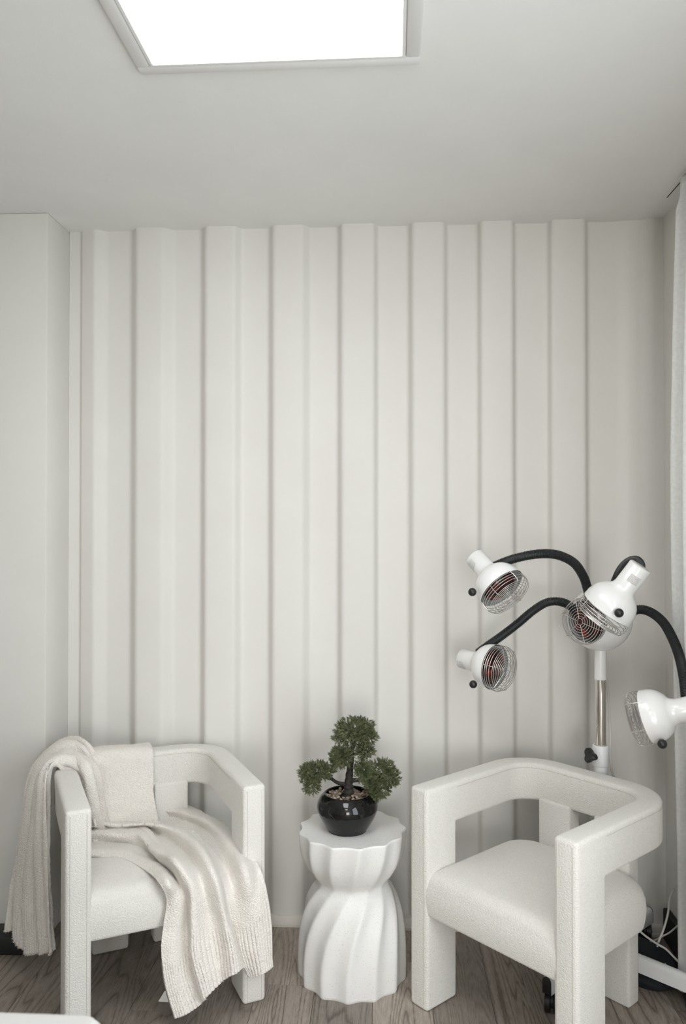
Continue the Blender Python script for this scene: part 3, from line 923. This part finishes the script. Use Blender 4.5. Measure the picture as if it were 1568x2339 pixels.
    # mains cord hanging along the pole
    pts = [loc(1384, 1492, 2.76), loc(1386, 1530, 2.76), loc(1391, 1600, 2.76), loc(1395, 1680, 2.76), loc(1394, 1720, 2.76), loc(1399, 1762, 2.77), loc(1409, 1800, 2.78), loc(1412, 1900, 2.80), loc(1415, 2050, 2.82), loc(1420, 2130, 2.84)]
    mesh_obj('mains_cord', *tube_geo(vcr(pts, 60), 0.0042, 8), 'cord', t)
infrared_lamp()

# ================================================================== CURTAIN, TRACK, CORDS, BAG, BED
def curtain():
    t = empty('curtain', (0.985, 2.0, 0.0))
    tag(t, 'white cloth curtain hanging beside the right wall', 'curtain')
    ny, nz = 150, 50
    y0, y1 = 1.45, 2.70
    V = []; Fc = []
    zs = np.linspace(0.02, H - 0.02, nz)
    for j, z in enumerate(zs):
        f = z / H
        amp = 0.030 + 0.016 * math.sin(math.pi * f)
        if f > 0.955: amp *= 0.55
        sway = 0.010 * math.sin(2.3 * f * math.pi)
        for i in range(ny):
            u = i / (ny - 1)
            y = y0 + (y1 - y0) * u + 0.012 * math.sin(9 * u + 3 * f) + (0.02 * math.sin(math.pi * f) if u > 0.9 else 0)
            w = math.sin(2 * math.pi * u * 11 + 0.5 * math.sin(4 * f) + 0.6)
            x = 0.985 + amp * w + sway * 0.5 - 0.004 * math.sin(31 * u)
            V.append((x - 0.985, y - 2.0, z))
    for j in range(nz - 1):
        for i in range(ny - 1):
            a = j * ny + i; Fc.append((a, a + 1, a + ny + 1, a + ny))
    o = mesh_obj('curtain_cloth', V, Fc, 'curtain', t)
    md = o.modifiers.new('thickness', 'SOLIDIFY'); md.thickness = 0.003
curtain()
tr = empty('curtain_track', (0.997, 2.2, H))
tag(tr, 'slim white curtain track on the ceiling at the right wall', 'curtain track')
box('rail', -0.012, 0.012, -1.2, 0.66, -0.005, -0.0005, 'ceiling', tr, 0.001, 1)
box('slot', -0.0013, 0.0013, -1.19, 0.655, -0.0065, -0.0045, 'black_matte', tr)

def cord(pts, label, r=0.0038):
    p = vcr(pts, 70)
    b = p[0]
    o = mesh_obj('power_cord', *tube_geo([q - b for q in p], r, 8), 'cord')
    o.location = b
    tag(o, label, 'cord', 'white cords behind the bare armchair')
cord([P(1541, 2030, 2.72), P(1531, 2052, 2.72), P(1527, 2085, 2.72), P(1517, 2122, 2.72), P(1504, 2155, 2.72), P(1503, 2172, 2.71), P(1512, 2192, 2.68), P(1528, 2212, 2.63)], 'white cord running from behind the curtain down over the lamp base')
cord([P(1440, 2108, 2.74), P(1452, 2118, 2.74), P(1478, 2140, 2.73), P(1505, 2158, 2.70), P(1522, 2168, 2.68), P(1540, 2186, 2.65), P(1562, 2208, 2.60)], 'white cord crossing from the seat edge down to the lower right')
cord([P(1432, 2143, 2.77), P(1446, 2147, 2.77), P(1470, 2152, 2.76), P(1492, 2150, 2.76), P(1515, 2138, 2.74), P(1532, 2129, 2.72), P(1556, 2108, 2.70)], 'thin white cord bowing in a loop toward the curtain', 0.003)

def bag():
    c = G(1.015, 2.745)
    bm = bmesh.new()
    bmesh.ops.create_icosphere(bm, subdivisions=4, radius=1.0)
    for v in bm.verts:
        co = v.co
        w = 1 + 0.10 * math.sin(5 * co.x + 1) * math.cos(4 * co.y) + 0.06 * math.sin(9 * co.z + 4 * co.x)
        z = max(-0.45, co.z)
        v.co = Vector((co.x * 0.135 * w, co.y * 0.10 * w, (z + 0.45) * 0.072 * w))
    o = bm_obj('cloth_bundle', bm, 'bag', None, None)
    o.location = c; o.rotation_euler = (0, 0, -0.75)
    tag(o, 'black soft bundle on the floor under the lamp base', 'bundle')
bag()

def bed():
    # padded white couch whose far right corner enters the picture at the lower left
    zt = 0.70
    a = at_h(240, 2312, zt)
    x1, y1 = a.x, a.y
    t = empty('treatment_couch', (x1 - 0.5, y1 - 0.32, 0))
    tag(t, 'white padded couch corner in the near left foreground', 'couch')
    def lx(v): return v - (x1 - 0.5)
    bm = box_bm(-0.95, 0.5, -0.32, 0.32, zt - 0.085, zt, 0.0)
    ve = [e for e in bm.edges if abs(e.verts[0].co.z - e.verts[1].co.z) > 0.01]
    bmesh.ops.bevel(bm, geom=ve, offset=0.035, segments=5, affect='EDGES', profile=0.5)
    he = [e for e in bm.edges if abs(e.verts[0].co.z - e.verts[1].co.z) < 0.001 and len(e.link_faces) == 2 and e.calc_face_angle() > 1.0]
    bmesh.ops.bevel(bm, geom=he, offset=0.014, segments=4, affect='EDGES', profile=0.5)
    pad = bm_obj('pad', bm, 'vinyl', t, 50)
    mb = MB()
    for z in (zt - 0.016, zt - 0.070):
        pts = []
        for cx, cy, a0 in ((0.5 - 0.035, 0.32 - 0.035, 0), (-0.95 + 0.035, 0.32 - 0.035, 1), (-0.95 + 0.035, -0.32 + 0.035, 2), (0.5 - 0.035, -0.32 + 0.035, 3)):
            for q in range(7):
                an = math.pi / 2 * (a0 + q / 6)
                pts.append((cx + 0.0365 * math.cos(an), cy + 0.0365 * math.sin(an), z))
        mb.add(*tube_geo(pts, 0.0035, 7, closed=True))
    mb.build('piping', 'vinyl', pad)
    box('underframe', -0.90, 0.45, -0.27, 0.27, zt - 0.135, zt - 0.086, 'white_metal', t, 0.004, 1)
    for sx in (-0.86, 0.40):
        for sy in (-0.235, 0.235):
            box('leg', sx - 0.02, sx + 0.02, sy - 0.02, sy + 0.02, 0, zt - 0.136, 'white_metal', t, 0.003, 1)
bed()

# ================================================================== THROW
CL = Matrix.Translation(l_loc) @ Matrix.Rotation(l_rz, 4, 'Z')
CLI = CL.inverted()
def l_ray(px, py):
    o = CLI @ C_O; d = CLI.to_3x3() @ ray(px, py); return o, d
def hit(px, py, axis, val):
    o, d = l_ray(px, py)
    return o + d * ((val - o[axis]) / d[axis])
def c1(x, y): return x / 2.306, 1640 + y / 2.306      # tracing crop -> picture
def grid_surface(ctrl, nu, nv):
    """ctrl[col][row] -> dense (nu, nv, 3)"""
    A = np.array([[tuple(p) for p in col] for col in ctrl])
    m, k, _ = A.shape
    B = np.stack([cr(A[i], nv) for i in range(m)])
    return np.stack([cr(B[:, j], nu) for j in range(nv)], 1)
def normals(S):
    du = np.gradient(S, axis=0); dv = np.gradient(S, axis=1)
    n = np.cross(du, dv); n /= (np.linalg.norm(n, axis=2, keepdims=True) + 1e-9)
    return n
def vnoise(S, sc, seed):
    """cheap smooth pseudo noise on points"""
    r = np.random.default_rng(seed)
    out = np.zeros(S.shape[:2])
    for k in range(7):
        d = r.normal(size=3); d /= np.linalg.norm(d)
        out += np.sin((S @ d) * sc * r.uniform(0.6, 1.5) + r.uniform(0, 6.28))
    return out / 7

def throw():
    t = empty('throw_blanket', (l_loc.x, l_loc.y, 0.0), l_rz)
    tag(t, 'cream fluffy knitted throw draped over the left armchair back and seat', 'blanket')
    SH = []
    # --- seat and front drop
    cols = [
        [(470, 722), (640, 742), (770, 805), (850, 885), (878, 970), (862, 1090), (850, 1220), (868, 1400), (920, 1580)],
        [(470, 690), (650, 700), (800, 770), (885, 850), (925, 950), (925, 1090), (912, 1230), (935, 1400), (985, 1555)],
        [(470, 655), (640, 662), (775, 712), (880, 790), (960, 890), (990, 1030), (990, 1160), (1000, 1340), (1060, 1500)],
        [(482, 600), (580, 612), (720, 610), (800, 690), (920, 752), (1000, 880), (1018, 1050), (1025, 1250), (1085, 1470)],
        [(500, 565), (590, 580), (740, 570), (860, 640), (975, 725), (1060, 860), (1105, 1050), (1140, 1220), (1165, 1390)],
        [(540, 555), (640, 565), (790, 560), (945, 598), (1055, 690), (1130, 840), (1180, 1030), (1220, 1200), (1240, 1345)],
        [(600, 545), (700, 540), (860, 572), (1000, 598), (1090, 690), (1162, 835), (1208, 1030), (1248, 1200), (1285, 1315)],
        [(650, 520), (780, 505), (950, 540), (1080, 590), (1170, 720), (1225, 880), (1250, 1060), (1275, 1220), (1320, 1365)],
        [(680, 500), (810, 485), (970, 495), (1110, 560), (1210, 660), (1290, 800), (1330, 980), (1360, 1180), (1385, 1345)],
        [(700, 490), (830, 470), (960, 455), (1120, 530), (1235, 610), (1320, 715), (1385, 830), (1420, 1050), (1435, 1310)]]
    lift = [0.004, 0.014, 0.000, 0.042, 0.012, 0.054, -0.004, 0.004, 0.036, 0.012]
    ctrl = []
    for ci, cl in enumerate(cols):
        row = []
        for ri, (x, y) in enumerate(cl):
            px, py = c1(x, y)
            lf = lift[ci]
            p = hit(px, py, 2, 0.447 + lf * (0.8 if ri < 2 else 1.0))
            if p.y < 0.045:
                lean = 0.012 * max(0, ri - 5)
                q = hit(px, py, 1, -0.014 - lf * 1.1 - lean)
                if q.z > 0.432 + lf:
                    p = p.lerp(q, 0.5)
                else: p = q
            row.append(p)
        ctrl.append(row)
    S = grid_surface(ctrl, 240, 260)
    n = normals(S)
    if n[120, 60, 2] < 0: n = -n
    uu = np.linspace(0, 1, 240)[:, None]; vv = np.linspace(0, 1, 260)[None, :]
    S = S + n * (0.0035 * vnoise(S, 38, 3) + 0.0025 * vnoise(S, 95, 4))[:, :, None]
    hem = np.clip((vv - 0.78) / 0.06, 0, 1)
    S = S + n * (0.0022 * hem * np.sin(uu * 2 * math.pi * 46))[:, :, None]
    SH.append((S, n))
    # --- panel over the back band
    pxr, pyr = c1(803, 330); xr = hit(pxr, pyr, 1, CD - CT - 0.01).x
    pxl, pyl = c1(470, 400); xl = hit(pxl, pyl, 1, CD - CT - 0.01).x
    xl = max(xl, -0.21)
    path = [(0.600, 0.33), (0.598, 0.48), (0.594, 0.62), (0.588, 0.692), (0.570, 0.713), (0.537, 0.717), (0.503, 0.713), (0.488, 0.690), (0.484, 0.62), (0.478, 0.55), (0.468, 0.48), (0.440, 0.453), (0.38, 0.452)]
    ctrl = []
    for k in range(7):
        f = k / 6
        xx = xl + (xr - xl) * f
        cc = []
        for j, (yy, zz) in enumerate(path):
            # follow the rounded corner of the band
            ex = abs(xx) - (CW / 2 - CRAD)
            sh = 0.0
            if xx < 0 and ex > 0: sh = CRAD - math.sqrt(max(0, CRAD ** 2 - ex ** 2))
            cc.append(Vector((xx + (0.012 if j > 9 else 0) * f, yy - sh * (1.0 if yy > 0.5 else 0.8) - 0.004 * math.sin(f * 7 + j), zz + 0.003 * math.sin(f * 5))))
        ctrl.append(cc)
    S = grid_surface(ctrl, 110, 170); n = normals(S)
    if n[50, 70, 2] < 0: n = -n
    S = S + n * (0.003 * vnoise(S, 30, 8) + 0.002 * vnoise(S, 95, 9) + 0.003)[:, :, None]
    SH.append((S, n))
    # --- gathered folds over the arm corner and hanging outside
    k_px = [
        [(492, 570), (462, 450), (405, 300), (332, 260), (276, 277), (270, 500), (276, 800), (296, 1230)],
        [(497, 575), (475, 440), (425, 280), (335, 228), (248, 290), (240, 550), (240, 850), (255, 1225)],
        [(505, 580), (480, 420), (432, 250), (335, 198), (226, 300), (200, 580), (190, 850), (200, 1235)],
        [(520, 585), (490, 400), (442, 215), (335, 172), (210, 300), (168, 580), (135, 880), (132, 1230)],
        [(540, 590), (500, 380), (455, 185), (340, 150), (200, 290), (150, 560), (115, 850), (98, 1125)],
        [(565, 590), (510, 350), (470, 160), (345, 133), (190, 280), (135, 560), (78, 880), (45, 1110)]]
    zcr = [((CAM_H - hc) * F_PX) / (1640 + cl[3][1] / 2.306 - 1190) for cl, hc in zip(k_px, (0.700, 0.724, 0.733, 0.735, 0.735, 0.735))]
    zin = [2.72, 2.75, 2.78, 2.80, 2.82, 2.84]
    zout = [2.62, 2.64, 2.67, 2.70, 2.76, 2.78]
    ctrl = []
    for k, cl in enumerate(k_px):
        cc = []
        for j, (x, y) in enumerate(cl):
            px, py = c1(x, y)
            if j == 0: z = zin[k]
            elif j == 1: z = zin[k]
            elif j == 2: z = min(zcr[k] + 0.005, zin[k] + 0.02)
            elif j == 3: z = zcr[k]
            elif j == 4: z = zcr[k] * 0.6 + zout[k] * 0.4
            else: z = zout[k]
            cc.append(CLI @ P(px, py, z))
            if DEBUG: print('S3', k, j, [round(v, 3) for v in cc[-1]])
        ctrl.append(cc)
    S = grid_surface(ctrl, 190, 240); n = normals(S)
    tocam = np.array(tuple(CLI @ C_O)) - S
    sg = np.sign((n * tocam).sum(2).mean()); n = n * sg
    uu = np.linspace(0, 1, 190)[:, None]; vv = np.linspace(0, 1, 240)[None, :]
    ph = 0.5 + uu * 4.0 + 0.14 * np.sin(vv * 6) + 0.08 * np.sin(vv * 13 + 1)
    pl = np.abs(np.sin(math.pi * ph)) ** 0.55
    var = 0.75 + 0.35 * np.sin(np.floor(ph) * 2.1 + 0.7)
    amp = 0.016 + 0.022 * np.clip((vv - 0.12) / 0.2, 0, 1)
    S = S + n * (amp * var * (pl - 0.45) + 0.002 * vnoise(S, 95, 5))[:, :, None]
    hem = np.clip((vv - 0.87) / 0.04, 0, 1)
    S = S + n * (0.0022 * hem * np.sin(uu * 2 * math.pi * 34))[:, :, None]
    SH.append((S, n))
    # --- thick rolled folds: grid (around, along)
    def roll(path, radii, flat, seed):
        pts = cr(path, 200); rad = cr([(r,) for r in radii], 200)[:, 0]
        tg = np.gradient(pts, axis=0); tg /= np.linalg.norm(tg, axis=1, keepdims=True)
        vw = np.array(tuple(CLI @ C_O)) - pts; vw /= np.linalg.norm(vw, axis=1, keepdims=True)
        a = np.cross(tg, vw); a /= np.linalg.norm(a, axis=1, keepdims=True)
        b = np.cross(a, tg)
        th = np.linspace(0, 2 * math.pi, 33)
        S = pts[None] + (np.cos(th)[:, None, None] * a[None] + flat * np.sin(th)[:, None, None] * b[None]) * rad[None, :, None]
        n = np.cos(th)[:, None, None] * a[None] + np.sin(th)[:, None, None] * b[None]
        S = S + n * (0.0035 * vnoise(S, 45, seed) + 0.002 * vnoise(S, 95, seed + 1))[:, :, None]
        return S, n
    def pz(x, y, z): return tuple(CLI @ P(*c1(x, y), z))
    def ph_(x, y, h): return tuple(hit(*c1(x, y), 2, h))
    SH.append(roll([pz(400, 205, 2.76), pz(452, 262, 2.72), pz(478, 350, 2.71), pz(492, 440, 2.72), pz(506, 520, 2.74), ph_(545, 588, 0.463), ph_(620, 606, 0.462), ph_(720, 588, 0.466), ph_(775, 625, 0.466), ph_(825, 690, 0.462), ph_(905, 735, 0.455), ph_(960, 770, 0.440)],
                   [0.014, 0.019, 0.019, 0.018, 0.020, 0.022, 0.021, 0.022, 0.022, 0.021, 0.018, 0.010], 0.8, 21))
    SH.append(roll([pz(440, 195, 2.83), pz(488, 270, 2.79), pz(512, 350, 2.79), pz(520, 420, 2.80), pz(530, 500, 2.81), pz(560, 560, 2.82)],
                   [0.012, 0.020, 0.021, 0.020, 0.019, 0.010], 0.7, 31))
    SH.append(roll([ph_(770, 545, 0.455), ph_(860, 588, 0.462), ph_(960, 610, 0.463), ph_(1035, 660, 0.460), ph_(1080, 730, 0.425)],
                   [0.004, 0.015, 0.018, 0.015, 0.002], 0.8, 41))
    names = ['seat_drape', 'back_drape', 'arm_drape', 'rolled_fold', 'rolled_fold', 'rolled_fold']
    fv = []; ff = []
    for (S, n), nm in zip(SH, names):
        nu, nv, _ = S.shape
        V = S.reshape(-1, 3)
        idx = np.arange(nu * nv).reshape(nu, nv)
        Fc = np.stack([idx[:-1, :-1], idx[1:, :-1], idx[1:, 1:], idx[:-1, 1:]], -1).reshape(-1, 4)
        o = mesh_obj(nm, V.tolist(), Fc.tolist(), 'throw', t)
        if nm != 'rolled_fold':
            md = o.modifiers.new('thickness', 'SOLIDIFY'); md.thickness = 0.008; md.offset = 0.0
        # fibres
        cnt = int(nu * nv * 0.42)
        I = RNG.integers(0, nu, cnt); J = RNG.integers(0, nv, cnt)
        e = RNG.random(cnt) < 0.05
        J[e] = nv - 1
        p = S[I, J] + n[I, J] * 0.003
        d = n[I, J] + RNG.normal(size=(cnt, 3)) * 0.75
        d /= np.linalg.norm(d, axis=1, keepdims=True)
        w = np.cross(d, RNG.normal(size=(cnt, 3))); w /= np.linalg.norm(w, axis=1, keepdims=True)
        ln = RNG.uniform(0.003, 0.0085, (cnt, 1))
        a = p - w * 0.0005; b = p + w * 0.0005; c = p + d * ln
        base = len(fv)
        tri = np.stack([a, b, c], 1).reshape(-1, 3)
        fv += tri.tolist()
        ff += (np.arange(cnt * 3).reshape(-1, 3) + base).tolist()
    o = mesh_obj('fuzz', fv, ff, 'fuzz', t, False)
    o['kind'] = 'stuff'
    # care tag at the lower left corner
    q = [CLI @ P(*c1(x, y), 2.50) for x, y in ((900, 1440), (868, 1438), (834, 1494), (900, 1497))]
    mesh_obj('care_tag', q + [v + Vector((0, 0.0008, 0)) for v in q], [(0, 1, 2, 3), (7, 6, 5, 4), (0, 4, 5, 1), (1, 5, 6, 2), (2, 6, 7, 3), (3, 7, 4, 0)], 'white_trim', t, False)
throw()
